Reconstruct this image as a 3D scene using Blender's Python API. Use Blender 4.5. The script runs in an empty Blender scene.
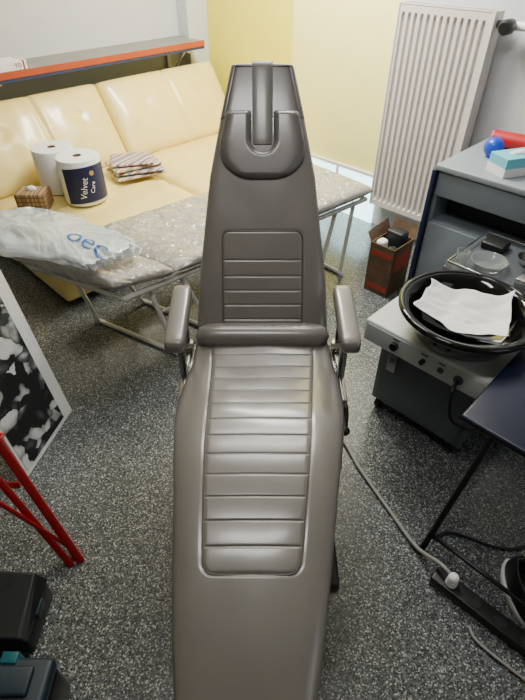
import bpy, math, random, bmesh
from mathutils import Vector, Matrix, noise
random.seed(4)
R2=math.sqrt(.5)
COL=bpy.context.scene.collection
def SN(n,s,z): return ((s+n)*R2,(s-n)*R2,z)
MS=Matrix.Rotation(-math.pi/4,4,'Z')

# ---------------------------------------------------------------- materials
def newmat(name):
    m=bpy.data.materials.new(name); m.use_nodes=True
    nt=m.node_tree; return m,nt,nt.nodes['Principled BSDF']
def lin(c): return tuple(((x/255)/12.92 if x/255<=.04045 else ((x/255+.055)/1.055)**2.4) for x in c)+(1,)
def mat(name,rgb,rough=.5,metal=0,bump=0,bscale=60,var=.08,vscale=6,spec=.5,bdist=.01,**kw):
    m,nt,b=newmat(name); N=nt.nodes; L=nt.links
    c=lin(rgb)
    tc=N.new('ShaderNodeTexCoord')
    nz=N.new('ShaderNodeTexNoise'); nz.inputs['Scale'].default_value=vscale; nz.inputs['Detail'].default_value=4
    L.new(tc.outputs['Object'],nz.inputs['Vector'])
    cr=N.new('ShaderNodeValToRGB')
    cr.color_ramp.elements[0].position=.3; cr.color_ramp.elements[1].position=.7
    cr.color_ramp.elements[0].color=tuple(x*(1-var) for x in c[:3])+(1,)
    cr.color_ramp.elements[1].color=tuple(min(1,x*(1+var)) for x in c[:3])+(1,)
    L.new(nz.outputs['Fac'],cr.inputs['Fac']); L.new(cr.outputs['Color'],b.inputs['Base Color'])
    b.inputs['Roughness'].default_value=rough; b.inputs['Metallic'].default_value=metal
    b.inputs['Specular IOR Level'].default_value=spec
    if bump:
        n2=N.new('ShaderNodeTexNoise'); n2.inputs['Scale'].default_value=bscale; n2.inputs['Detail'].default_value=5
        L.new(tc.outputs['Object'],n2.inputs['Vector'])
        bp=N.new('ShaderNodeBump'); bp.inputs['Strength'].default_value=bump; bp.inputs['Distance'].default_value=bdist
        L.new(n2.outputs['Fac'],bp.inputs['Height']); L.new(bp.outputs['Normal'],b.inputs['Normal'])
    for k,v in kw.items(): b.inputs[k.replace('_',' ')].default_value=v
    return m
leather=mat('grey_vinyl',(106,102,99),.36,bump=.2,bscale=12,bdist=.004,var=.04,spec=.55,Coat_Weight=.6,Coat_Roughness=.17)
leather_dark=mat('dark_grey_vinyl',(84,81,80),.38,bump=.2,bscale=20,bdist=.003,var=.05,Coat_Weight=.5,Coat_Roughness=.17)
leather_pipe=mat('vinyl_piping',(74,71,69),.35)
cream=mat('cream_leatherette',(238,214,134),.34,bump=.25,bscale=9,bdist=.006,var=.04,Coat_Weight=.5,Coat_Roughness=.14)
white_wall=mat('painted_wall',(200,202,206),.8,bump=.05,bscale=80,var=.02)
yellow_wall=mat('yellow_wall_paint',(240,228,84),.7,var=.03)
cream_wall=mat('pale_yellow_wall_paint',(251,243,158),.7,var=.03,vscale=2)
ceil_m=mat('ceiling_paint',(205,205,205),.9)
rad_m=mat('radiator_enamel',(208,202,198),.35,var=.02)
rad_dark=mat('radiator_fin_grey',(100,95,92),.6)  # darker grey for the convector fins
steel=mat('brushed_steel',(170,170,170),.25,metal=1)
white_tube=mat('white_powder_coat',(222,220,218),.35)
black_p=mat('black_plastic',(16,16,18),.4)
black_gloss=mat('black_gloss_enamel',(9,9,11),.06)
cab_grey=mat('grey_cabinet_metal',(138,146,153),.4,var=.03)
cab_face=mat('blue_grey_door_metal',(122,131,140),.4,var=.03)
cab_front=mat('dark_grey_front',(74,79,86),.45,var=.04)
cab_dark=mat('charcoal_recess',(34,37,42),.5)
navy_trim=mat('navy_trim',(24,34,64),.4)
unit_grey=mat('light_grey_housing',(190,194,197),.38,var=.03)
unit_dark=mat('slate_body',(88,95,103),.45,var=.04)
shelf_m=mat('shelf_laminate',(128,126,124),.5)
shelf_blue=mat('blue_shelf_underside',(40,54,92),.5)
orange=mat('orange_edge_band',(168,72,36),.5)
red=mat('red_enamel',(150,12,20),.28)
card=mat('cardboard',(92,70,50),.85,var=.25,vscale=20)
cardred=mat('red_orange_print',(150,50,28),.7)
paper=mat('white_paper',(236,236,238),.9,bump=.1,bscale=40,var=.02)
label_blue=mat('navy_label',(20,30,80),.5)
gold=mat('gold_print',(196,160,80),.45)
teal=mat('teal_plastic',(16,92,102),.4)
bluep=mat('blue_plastic',(28,66,190),.3)
cyanb=mat('cyan_print',(110,194,216),.5)
canvas_edge=mat('white_canvas_edge',(228,228,228),.8)
cable_m=mat('grey_cable',(140,138,136),.5)
case_m=mat('dark_slate_case',(22,25,28),.5,var=.3)
case2=mat('blue_teal_case',(20,38,50),.45,var=.25)
glass=mat('clear_glass',(240,245,245),.05,Transmission_Weight=.9)
bright=mat('frosted_door_glow',(190,240,245),.3,Emission_Color=(.6,.95,1,1),Emission_Strength=4)  # emission put into the pane stands in for daylight
navy_top=mat('navy_laminate',(24,30,56),.35,var=.1)

def wrap_mat():
    m,nt,b=newmat('plastic_wrapped_vinyl'); N=nt.nodes;L=nt.links
    tc=N.new('ShaderNodeTexCoord')
    def ridge(sc,rot,scl,dist):
        mp=N.new('ShaderNodeMapping'); mp.inputs['Rotation'].default_value=(0,0,math.radians(rot)); mp.inputs['Scale'].default_value=sc
        L.new(tc.outputs['Object'],mp.inputs['Vector'])
        nz=N.new('ShaderNodeTexNoise'); nz.inputs['Scale'].default_value=scl; nz.inputs['Detail'].default_value=1.5; nz.inputs['Distortion'].default_value=dist
        L.new(mp.outputs[0],nz.inputs['Vector'])
        rd=N.new('ShaderNodeMath'); rd.operation='SUBTRACT'; rd.inputs[1].default_value=.5; L.new(nz.outputs['Fac'],rd.inputs[0])
        ab=N.new('ShaderNodeMath'); ab.operation='ABSOLUTE'; L.new(rd.outputs[0],ab.inputs[0]); return ab
    r1=ridge((4,11,6),-70,1.4,.8); r2=ridge((10,6,8),-20,1.6,.6)
    sm_=N.new('ShaderNodeMath'); sm_.operation='MULTIPLY_ADD'; sm_.inputs[1].default_value=.6
    L.new(r2.outputs[0],sm_.inputs[0]); L.new(r1.outputs[0],sm_.inputs[2])
    b.inputs['Base Color'].default_value=lin((150,146,141))
    b.inputs['Roughness'].default_value=.5
    b.inputs['Coat Weight'].default_value=1; b.inputs['Coat Roughness'].default_value=.03; b.inputs['Coat IOR'].default_value=1.8
    bp=N.new('ShaderNodeBump'); bp.inputs['Strength'].default_value=1; bp.inputs['Distance'].default_value=.10
    L.new(sm_.outputs[0],bp.inputs['Height']); L.new(bp.outputs['Normal'],b.inputs['Coat Normal'])
    return m
wrap=wrap_mat()
def bag_mat():
    m,nt,b=newmat('thin_white_plastic'); N=nt.nodes;L=nt.links
    b.inputs['Base Color'].default_value=lin((222,228,234)); b.inputs['Roughness'].default_value=.25
    b.inputs['Alpha'].default_value=.6
    b.inputs['Coat Weight'].default_value=.8; b.inputs['Coat Roughness'].default_value=.06
    tc=N.new('ShaderNodeTexCoord'); nz=N.new('ShaderNodeTexNoise'); nz.inputs['Scale'].default_value=7; nz.inputs['Detail'].default_value=3; nz.inputs['Distortion'].default_value=1.0
    L.new(tc.outputs['Object'],nz.inputs['Vector'])
    rd=N.new('ShaderNodeMath'); rd.operation='SUBTRACT'; rd.inputs[1].default_value=.5; L.new(nz.outputs['Fac'],rd.inputs[0])
    ab=N.new('ShaderNodeMath'); ab.operation='ABSOLUTE'; L.new(rd.outputs[0],ab.inputs[0])
    bp=N.new('ShaderNodeBump'); bp.inputs['Strength'].default_value=.8; bp.inputs['Distance'].default_value=.05
    L.new(ab.outputs[0],bp.inputs['Height']); L.new(bp.outputs['Normal'],b.inputs['Normal'])
    return m
bagm=bag_mat()
def floor_mat():
    m,nt,b=newmat('speckled_granite_vinyl'); N=nt.nodes;L=nt.links
    tc=N.new('ShaderNodeTexCoord')
    v=N.new('ShaderNodeTexVoronoi'); v.inputs['Scale'].default_value=240
    L.new(tc.outputs['Object'],v.inputs['Vector'])
    sp=N.new('ShaderNodeSeparateColor'); L.new(v.outputs['Color'],sp.inputs['Color'])
    cr=N.new('ShaderNodeValToRGB'); e=cr.color_ramp; e.interpolation='CONSTANT'
    e.elements[0].position=0; e.elements[0].color=lin((38,41,44))
    e.elements[1].position=.24; e.elements[1].color=lin((78,82,85))
    for p,c in ((.5,(100,104,106)),(.72,(58,62,65)),(.83,(138,141,141)),(.93,(182,184,182))):
        x=e.elements.new(p); x.color=lin(c)
    L.new(sp.outputs['Red'],cr.inputs['Fac'])
    L.new(cr.outputs['Color'],b.inputs['Base Color'])
    b.inputs['Roughness'].default_value=.3
    b.inputs['Coat Weight'].default_value=.6; b.inputs['Coat Roughness'].default_value=.14
    return m
floorm=floor_mat()
def photo_mat():
    m,nt,b=newmat('black_white_canvas_print'); N=nt.nodes;L=nt.links
    tc=N.new('ShaderNodeTexCoord')
    nz=N.new('ShaderNodeTexNoise'); nz.inputs['Scale'].default_value=6; nz.inputs['Detail'].default_value=4
    L.new(tc.outputs['Object'],nz.inputs['Vector'])
    mv=N.new('ShaderNodeMix'); mv.data_type='RGBA'; mv.inputs[0].default_value=.18
    L.new(tc.outputs['Object'],mv.inputs[6]); L.new(nz.outputs['Color'],mv.inputs[7])
    v=N.new('ShaderNodeTexVoronoi'); v.inputs['Scale'].default_value=17; v.feature='F1'
    L.new(mv.outputs[2],v.inputs['Vector'])
    sp=N.new('ShaderNodeSeparateColor'); L.new(v.outputs['Color'],sp.inputs['Color'])
    ml=N.new('ShaderNodeMath'); ml.operation='MULTIPLY_ADD'; ml.inputs[1].default_value=-.75; L.new(v.outputs['Distance'],ml.inputs[0]); L.new(sp.outputs['Red'],ml.inputs[2])
    cr=N.new('ShaderNodeValToRGB'); e=cr.color_ramp
    e.elements[0].position=.0; e.elements[0].color=lin((16,17,19)); e.elements[1].position=.6; e.elements[1].color=lin((206,207,209))
    x=e.elements.new(.22); x.color=lin((74,77,80))
    L.new(ml.outputs[0],cr.inputs['Fac']); L.new(cr.outputs['Color'],b.inputs['Base Color']); b.inputs['Roughness'].default_value=.5
    return m
photom=photo_mat()
def plaid_mat(name,base,c1,c2,scale,rot=0):
    m,nt,b=newmat(name); N=nt.nodes;L=nt.links
    tc=N.new('ShaderNodeTexCoord'); mp=N.new('ShaderNodeMapping'); mp.inputs['Rotation'].default_value=(0,0,rot); mp.inputs['Scale'].default_value=(scale,scale,scale)
    L.new(tc.outputs['Object'],mp.inputs['Vector'])
    sp=N.new('ShaderNodeSeparateXYZ'); L.new(mp.outputs[0],sp.inputs[0])
    prev=None
    col=lin(base)
    for ax,c,th,mu in ((0,c1,.3,1),(0,c2,.3,.63),(2,c1,.3,1)):
        m0=N.new('ShaderNodeMath'); m0.operation='MULTIPLY'; m0.inputs[1].default_value=mu; L.new(sp.outputs[ax],m0.inputs[0])
        fr=N.new('ShaderNodeMath'); fr.operation='FRACT'; L.new(m0.outputs[0],fr.inputs[0])
        lt=N.new('ShaderNodeMath'); lt.operation='LESS_THAN'; lt.inputs[1].default_value=th; L.new(fr.outputs[0],lt.inputs[0])
        hf=N.new('ShaderNodeMath'); hf.operation='MULTIPLY'; hf.inputs[1].default_value=.75; L.new(lt.outputs[0],hf.inputs[0])
        mx=N.new('ShaderNodeMix'); mx.data_type='RGBA'; L.new(hf.outputs[0],mx.inputs[0])
        if prev is None: mx.inputs[6].default_value=col
        else: L.new(prev,mx.inputs[6])
        mx.inputs[7].default_value=lin(c); prev=mx.outputs[2]
    L.new(prev,b.inputs['Base Color']); b.inputs['Roughness'].default_value=.95
    return m
tw1=plaid_mat('striped_red_blue_towel',(205,190,178),(150,54,50),(56,74,120),30,.5)
tw2=plaid_mat('striped_beige_towel',(205,194,168),(150,134,104),(120,110,96),30,.5)
tw3=plaid_mat('striped_blue_grey_towel',(190,188,184),(60,74,110),(160,90,70),26,.5)
basketm=plaid_mat('woven_print',(168,140,104),(100,76,50),(130,96,64),40)

# ---------------------------------------------------------------- geometry
class G:
    def __init__(s,M=None): s.v=[]; s.f=[]; s.mi=[]; s.M=M; s.m=0
    def add(s,vs,fs):
        o=len(s.v)
        for p in vs:
            p=Vector(p)
            s.v.append(s.M@p if s.M else p)
        for f in fs: s.f.append([i+o for i in f]); s.mi.append(s.m)
        return s
    def box(s,x0,x1,y0,y1,z0,z1,b=0):
        if b<=0:
            vs=[(x,y,z) for x in (x0,x1) for y in (y0,y1) for z in (z0,z1)]
            return s.add(vs,[(0,1,3,2),(4,6,7,5),(0,4,5,1),(2,3,7,6),(0,2,6,4),(1,5,7,3)])
        bm=bmesh.new(); bmesh.ops.create_cube(bm,size=1)
        for v in bm.verts:
            v.co=Vector(((x0+x1)/2+v.co.x*(x1-x0),(y0+y1)/2+v.co.y*(y1-y0),(z0+z1)/2+v.co.z*(z1-z0)))
        bmesh.ops.bevel(bm,geom=bm.edges[:],offset=b,segments=3,affect='EDGES',profile=.5)
        bm.verts.index_update()
        s.add([v.co.copy() for v in bm.verts],[[v.index for v in f.verts] for f in bm.faces]); bm.free(); return s
    def tube(s,pts,r,seg=10,closed=False,smooth=0):
        P=[Vector(p) for p in pts]
        if smooth:P=cat(P,smooth,closed)
        n=len(P); T=[]
        for i in range(n):
            a=P[(i-1)%n] if (closed or i>0) else P[i]; c=P[(i+1)%n] if (closed or i<n-1) else P[i]
            T.append((c-a).normalized())
        u=T[0].orthogonal().normalized(); rows=[]
        for i in range(n):
            u=(u-T[i]*u.dot(T[i])).normalized(); w=T[i].cross(u)
            rr=r[i] if isinstance(r,(list,tuple)) else r
            rows.append([P[i]+(u*math.cos(2*math.pi*k/seg)+w*math.sin(2*math.pi*k/seg))*rr for k in range(seg)])
        return s.loft(rows,True,closed,caps=not closed)
    def bar(s,pts,w,h,up):
        """flat metal strip with rounded edges; 'up' is its wide direction"""
        P=[Vector(p) for p in pts]; up=Vector(up).normalized(); rows=[]
        for i,p in enumerate(P):
            t=(P[min(i+1,len(P)-1)]-P[max(i-1,0)]).normalized(); a=(up-t*up.dot(t)).normalized(); b=t.cross(a)
            rows.append([p+a*w*ssq(math.cos(q),.7)+b*h*ssq(math.sin(q),.7) for q in [2*math.pi*k/16 for k in range(16)]])
        return s.loft(rows,True,False,True)
    def loft(s,rows,cu=False,cv=False,caps=False):
        n=len(rows); m=len(rows[0]); vs=[p for r in rows for p in r]; fs=[]
        for i in range(n if cv else n-1):
            for k in range(m if cu else m-1):
                fs.append((i*m+k,i*m+(k+1)%m,((i+1)%n)*m+(k+1)%m,((i+1)%n)*m+k))
        if caps:
            fs.append(tuple(range(m))[::-1]); fs.append(tuple((n-1)*m+k for k in range(m)))
        return s.add(vs,fs)
    def cyl(s,p0,p1,r,seg=20,r2=None): return s.tube([p0,p1],[r,r if r2 is None else r2],seg)
    def lathe(s,prof,c,seg=40,caps=True):
        rows=[[(c[0]+r*math.cos(2*math.pi*k/seg),c[1]+r*math.sin(2*math.pi*k/seg),c[2]+z) for k in range(seg)] for r,z in prof]
        return s.loft(rows,True,False,caps)
    def sphere(s,c,r,seg=20,sc=(1,1,1)):
        rows=[]
        for i in range(1,seg//2):
            a=math.pi*i/(seg//2)
            rows.append([(c[0]+r*sc[0]*math.sin(a)*math.cos(2*math.pi*k/seg),c[1]+r*sc[1]*math.sin(a)*math.sin(2*math.pi*k/seg),c[2]-r*sc[2]*math.cos(a)) for k in range(seg)])
        return s.loft(rows,True,False,True)
def cat(P,k=8,closed=False):
    n=len(P); out=[]
    for i in range(n if closed else n-1):
        if closed: a,b,c,d=P[(i-1)%n],P[i],P[(i+1)%n],P[(i+2)%n]
        else: a=P[max(i-1,0)];b=P[i];c=P[i+1];d=P[min(i+2,n-1)]
        for j in range(k):
            t=j/k; out.append(.5*((2*b)+(c-a)*t+(2*a-5*b+4*c-d)*t*t+(3*b-a-3*c+d)*t**3))
    if not closed: out.append(P[-1])
    return out
def finish(name,g,mats,parent=None,smooth=False,bevel=0,label=None,cat_=None,kind=None,group=None,subsurf=0):
    if not isinstance(mats,(list,tuple)): mats=[mats]
    me=bpy.data.meshes.new(name)
    xs=[v.x for v in g.v]; ys=[v.y for v in g.v]; zs=[v.z for v in g.v]
    o=Vector(((min(xs)+max(xs))/2,(min(ys)+max(ys))/2,min(zs)))
    me.from_pydata([v-o for v in g.v],[],g.f)
    for m in mats: me.materials.append(m)
    for p,i in zip(me.polygons,g.mi): p.material_index=i; p.use_smooth=bool(smooth)
    bm=bmesh.new(); bm.from_mesh(me); bmesh.ops.recalc_face_normals(bm,faces=bm.faces[:]); bm.to_mesh(me); bm.free()
    if smooth=='auto':
        try: me.set_sharp_from_angle(angle=math.radians(35))
        except Exception: pass
    ob=bpy.data.objects.new(name,me); COL.objects.link(ob)
    if parent:
        ob.parent=parent; po=parent.location.copy(); pp=parent.parent
        while pp: po+=pp.location; pp=pp.parent
        ob.location=o-po
    else: ob.location=o
    if bevel:
        b=ob.modifiers.new('bevel','BEVEL'); b.width=bevel; b.segments=2; b.limit_method='ANGLE'; b.angle_limit=math.radians(40)
    if label: ob['label']=label
    if cat_: ob['category']=cat_
    if kind: ob['kind']=kind
    if group: ob['group']=group
    return ob
def thing(name,loc,label,category,group=None):
    e=bpy.data.objects.new(name,None); e.empty_display_size=.1; COL.objects.link(e); e.location=loc
    e['label']=label; e['category']=category
    if group: e['group']=group
    return e
def textmesh(body,size,ext=.0008):
    c=bpy.data.curves.new('t','FONT'); c.body=body; c.size=size; c.extrude=ext; c.align_x='CENTER'; c.align_y='CENTER'
    t=bpy.data.objects.new('t',c); COL.objects.link(t)
    dg=bpy.context.evaluated_depsgraph_get(); dg.update()
    me=bpy.data.meshes.new_from_object(t.evaluated_get(dg)); bpy.data.objects.remove(t); return me
def text(body,size,M,matr,parent,name='lettering',ext=.0008):
    me=textmesh(body,size,ext)
    g=G(); g.add([M@v.co for v in me.vertices],[list(p.vertices) for p in me.polygons])
    return finish(name,g,matr,parent)
def interp(tab,t):
    if t<=tab[0][0]: return tab[0][1]
    for (a,va),(b,vb) in zip(tab,tab[1:]):
        if t<=b:
            k=(t-a)/(b-a); return va+(vb-va)*k
    return tab[-1][1]
def sm(k): return k*k*(3-2*k)
def ssq(c,e): return math.copysign(abs(c)**e,c)

# ---------------------------------------------------------------- room
WS=3.0; WN=-3.75; HC=2.7
g=G(MS); g.box(-4.2,2.6,-2.6,3.5,-.05,0); finish('floor',g,floorm,kind='structure')
g=G(MS); g.box(-4.2,2.6,-2.6,3.5,HC,HC+.05); finish('ceiling',g,ceil_m,kind='structure')
g=G(MS); g.box(WN-.1,WN,-2.5,WS+.1,0,HC); finish('wall_left',g,white_wall,kind='structure')
g=G(MS); g.m=0; g.box(WN,-2.70,WS,WS+.1,0,HC); g.m=1; g.box(-2.70,-1.85,WS,WS+.1,0,HC); g.m=2; g.box(-1.85,2.5,WS,WS+.1,0,HC)
finish('wall_back',g,[yellow_wall,cream_wall,white_wall],kind='structure')
g=G(MS); g.box(2.4,2.5,-2.5,WS,0,HC); finish('wall_right',g,white_wall,kind='structure')
g=G(MS); g.box(WN,2.4,-2.5,-2.4,0,HC); finish('wall_front',g,white_wall,kind='structure')
g=G(MS); g.box(WN,WN+.13,2.8,WS,0,HC); finish('trim_1',g,white_wall,kind='structure',bevel=.004)
g=G(MS); g.box(-2.5,-1.84,WS-.012,WS,0.0,.34); finish('window_glow_1',g,bright,kind='structure')  # low pane made to glow in place of daylight from outside
g=G(MS); g.box(-2.54,-2.5,WS-.02,WS,0,.36); g.box(-2.5,-1.84,WS-.02,WS,.34,.36); g.box(-2.2,-2.18,WS-.02,WS-.011,0,.34); finish('trim_2',g,white_tube,kind='structure')
g=G(MS); g.box(-1.2,2.4,WS-.012,WS,0.0,.08); finish('baseboard_back',g,cab_grey,kind='structure')

# ---------------------------------------------------------------- shelf
sh=thing('wall_shelf',SN(-3.6,1.8,1.0),'long grey laminate wall shelf with orange-brown edge band','shelf')
g=G(MS); g.box(WN+.001,-3.42,.2,2.78,1.0,1.025); finish('shelf_board',g,shelf_m,sh)
g=G(MS); g.box(-3.42,-3.408,.2,2.78,.994,1.031); finish('edge_band',g,orange,sh,label='orange-brown front edge band')
g=G(MS); g.box(WN+.001,-3.412,.2,2.78,.976,.993); finish('underside_panel',g,shelf_blue,sh,label='blue underside panel')
for s in (2.66,1.2):
    g=G(MS); g.box(WN+.001,WN+.03,s-.015,s+.015,.72,.975); g.box(WN+.03,-3.45,s-.015,s+.015,.955,.975); g.tube([(WN+.02,s,.76),(-3.5,s,.965)],.008)
    finish('bracket',g,white_tube,sh)
bx=thing('carton',SN(-3.55,1.34,1.0255),'small white and red carton lying on the shelf','box')
g=G(MS); g.box(-3.60,-3.45,1.18,1.40,1.0255,1.075); finish('box_body',g,paper,bx,bevel=.002)
g=G(MS); g.box(-3.601,-3.449,1.375,1.385,1.0255,1.0758); finish('printed_band',g,red,bx)
text('TO',.03,Matrix.Translation(SN(-3.448,1.345,1.05))@Matrix.Rotation(math.radians(45),4,'Z')@Matrix.Rotation(math.pi/2,4,'X'),cardred,bx)

# ---------------------------------------------------------------- sofa
sofa=thing('sofa',SN(-2.9,1.85,0),'cream leatherette sofa bed with smooth seamed back panels','sofa')
g=G(MS); g.box(-3.3,-2.42,.84,2.86,.05,.25,.02); finish('base_frame',g,cream,sofa,smooth='auto')
for nn in (-3.2,-2.5):
    for ss in (.95,2.75):
        g=G(MS); g.cyl((nn,ss,0),(nn,ss,.06),.025); finish('foot',g,black_p,sofa)
def cushion(g,origin,du,dv,dn,lu,lv,th,nu=64,nv=44,grooves_u=(),grooves_v=(),p=5,tufts=(),puff=.02,gd=.018,gw=.02):
    o=Vector(origin);du=Vector(du);dv=Vector(dv);dn=Vector(dn)
    rt=[];rb=[]
    for i in range(nu+1):
        a=math.sin(math.pi/2*(2*i/nu-1)); 
        a=.5*a+.5*(2*i/nu-1); 
        ct=[];cb=[]
        for j in range(nv+1):
            b=2*j/nv-1; b=.5*math.sin(math.pi/2*b)+.5*b
            e=max(0,1-abs(a)**(p*2))**(.35)*max(0,1-abs(b)**(p*2))**(.35)
            h=th/2*e+puff*(1-a*a)*(1-b*b)
            U=(a+1)/2*lu;V=(b+1)/2*lv
            for q in grooves_u: h-=gd*math.exp(-((U-q)/gw)**2)*e
            for q in grooves_v: h-=gd*math.exp(-((V-q)/gw)**2)*e
            for q,w in tufts: h-=.012*math.exp(-(((U-q)**2+(V-w)**2)/.05**2))*e
            h+=.006*noise.noise(Vector((U*9,V*5,1)))*e
            base=o+du*U+dv*V
            ct.append(base+dn*h); cb.append(base-dn*(th/2*e))
        rt.append(ct);rb.append(cb)
    g.loft(rt); g.loft(rb)
sl=2.1/2
for i in range(2):
    s0=.8+i*sl
    g=G(MS); cushion(g,(-3.3,s0,.335),(1,0,0),(0,1,0),(0,0,1),.95,sl-.005,.17,grooves_u=(.5,),gd=.012,gw=.014)
    finish('seat_cushion',g,cream,sofa,smooth=True)
    t=Vector((-.34,0,.50)).normalized(); nn=Vector((t.z,0,-t.x))
    g=G(MS); cushion(g,(-3.21,s0,.40),(0,1,0),t,nn,sl-.005,.55,.15,nu=110,grooves_u=(sl*.52,) ,tufts=((sl*.26,.34),(sl*.77,.34)),puff=.03,gd=.018,gw=.014)
    finish('back_cushion',g,cream,sofa,smooth=True)
g=G(MS); g.box(-3.62,-3.5,.86,2.84,.12,.62,.02); finish('back_support',g,cream,sofa,smooth='auto')

def roll(x,y,z,label,lab,R=.114,H=.244):
    r=thing('paper_towel_roll',(x,y,z),label,'paper roll',group='paper towel rolls on the sofa')
    g=G(); g.lathe([(.02,.005),(.02,0),(R-.004,0),(R,.006),(R,H-.006),(R-.004,H),(.024,H)],(x,y,z),48,caps=False)
    finish('paper_sheets',g,paper,r,smooth='auto')
    g=G(); g.lathe([(.024,.0),(.024,H+.002),(.020,H+.002),(.020,.0)],(x,y,z),24,caps=False); finish('cardboard_core',g,card,r,smooth=True)
    if lab:
        Rl=R+.0015
        a0=math.radians(-122);a1=math.radians(25)
        def band(z0,z1,off):
            return [[(x+(Rl+off)*math.cos(a0+(a1-a0)*k/30),y+(Rl+off)*math.sin(a0+(a1-a0)*k/30),z+zz+.012*math.sin(k/30*3)) for k in range(31)] for zz in (z0,z1)]
        g=G(); g.loft(band(.010,.215,0)); finish('paper_label',g,label_blue,r,smooth=True,label='dark blue printed label')
        def wrapmesh(verts,faces,nm,m_):
            vs=[]
            for px_,py_,pz_ in verts:
                a=math.radians(-62)+px_/Rl; vs.append((x+(Rl+.0014+pz_)*math.cos(a),y+(Rl+.0014+pz_)*math.sin(a),z+.115+py_))
            g=G(); g.add(vs,faces); finish(nm,g,m_,r)
        tilt=math.radians(76)
        for body,off,sz in (('Velvet',-.018,.050),('Care',.032,.034)):
            me=textmesh(body,sz,.0005)
            wrapmesh([(v.co.x*math.cos(tilt)-v.co.y*math.sin(tilt)+off,v.co.x*math.sin(tilt)+v.co.y*math.cos(tilt)-.008,v.co.z) for v in me.vertices],[list(p.vertices) for p in me.polygons],'lettering',paper)
        ring=[(( .017 if k%2 else .011)*math.cos(2*math.pi*k/20)+.040,( .017 if k%2 else .011)*math.sin(2*math.pi*k/20)+.072,0) for k in range(20)]
        wrapmesh(ring,[tuple(range(20))],'gold_emblem',gold)
ZS=.448
roll(-1.06,2.84,ZS,'white paper towel roll with dark blue label on the sofa',True,.122,.255)
roll(-1.26,3.0,ZS,'plain white paper towel roll beside the labelled roll',False,.12,.25)
bk=thing('tissue_box',(-1.32,2.70,ZS),'small brown patterned box on the sofa seat','box')
g=G(); g.box(-1.41,-1.24,2.66,2.79,ZS,ZS+.10,.01); finish('box_body',g,basketm,bk,smooth='auto')
g=G(); g.sphere((-1.325,2.725,ZS+.105),.03,sc=(1,.6,.7)); finish('tissue',g,paper,bk,smooth='auto')
tw=[(tw2,.34,.26,0,3,'beige striped towel folded at the bottom of the stack'),(tw3,.31,.24,.012,-7,'blue-grey striped towel folded in the stack'),(tw2,.32,.22,-.012,6,'beige striped towel folded in the middle of the stack'),(tw1,.27,.22,-.02,-14,'red and blue striped towel folded on top of the stack')]
for i,(m,w,d,dx,ro,lb) in enumerate(tw):
    M=Matrix.Translation((-.84+dx,3.25,ZS+.003+i*.024))@Matrix.Rotation(math.radians(28+ro),4,'Z')
    g=G(M); rows=[]
    for a in range(25):
        u=-1+2*a/24
        eu=max(0,1-abs(u)**10)**.4
        col=[]
        for b in range(32):
            t=2*math.pi*b/32; cy=ssq(math.cos(t),.35); sz=ssq(math.sin(t),.6)
            x=u*w/2; y=cy*d/2*(.94+.06*eu)
            z=.0115+.0112*sz*(.3+.7*eu)
            z+=.003*noise.noise(Vector((x*16,y*16,i*3)))*(1 if sz>0 else 0)
            col.append((x+.004*noise.noise(Vector((y*14,i,2))),y+.004*noise.noise(Vector((x*14,i,5))),max(z,.0003)))
        rows.append(col)
    g.loft(rows,True,False,True)
    finish('folded_towel',g,m,smooth=True,label=lb,cat_='towel',group='folded towels on the sofa')

# ---------------------------------------------------------------- massage bench
N1=Vector((-.60,1.73,0));N2=Vector((.66,2.80,0));F2=Vector((.28,3.25,0));N0=Vector((-1.17,2.02,0))
be=thing('massage_bench',(-.2,2.45,0),'grey-beige folding treatment couch wrapped in clear plastic, white legs','couch')
def bil(a,b): return (N1.lerp(N2,a)).lerp(N0.lerp(F2,a),b)
def pad(a0,a1,zf,name):
    rows=[];rowsb=[];nu,nv=160,90
    for i in range(nu+1):
        A=-1+2*i/nu; A=.6*math.sin(math.pi/2*A)+.4*A
        r=[];rb=[]
        for j in range(nv+1):
            B=-1+2*j/nv; B=.6*math.sin(math.pi/2*B)+.4*B
            e=max(0,1-abs(A)**12)**.45*max(0,1-abs(B)**8)**.45
            p=bil(a0+(a1-a0)*(A+1)/2,(B+1)/2); z=zf((A+1)/2)
            w=.005*(.5-abs(noise.noise(Vector((p.x*8,p.y*5,2))))*2)+.003*(.5-abs(noise.noise(Vector((p.x*9,p.y*15,8)))*2))
            r.append((p.x,p.y,z+.040*e+w*e)); rb.append((p.x,p.y,z-.040*e))
        rows.append(r);rowsb.append(rb)
    g=G(); g.loft(rows); g.loft(rowsb); return finish(name,g,wrap,be,smooth=True)
pad(.165,1,lambda t:.515,'mattress')
pad(-.02,.16,lambda t:.56-.045*t,'headrest')
g=G()
def bp(a,b,z): p=bil(a,b); return (p.x,p.y,z)
g.tube([bp(.02,.05,.46),bp(.98,.05,.46),bp(.98,.95,.46),bp(.02,.95,.46)],.014,closed=True)
finish('bed_frame',g,white_tube,be,smooth=True)
for a,df in ((.1,.06),(.2,.12),(.93,-.05),(.84,-.1)):
    g=G(); g.tube([bp(a,.08,.46),bp(a+df*.8,.06,.03),bp(a+df*.9,.08,.014),bp(a+df*.9,.92,.014),bp(a+df*.8,.94,.03),bp(a,.92,.46)],.0125,smooth=4)
    finish('leg',g,white_tube,be,smooth=True)
g=G(); g.tube([bp(.13,.08,.30),bp(.24,.08,.30)],.008); finish('brace',g,white_tube,be,smooth=True)

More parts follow.
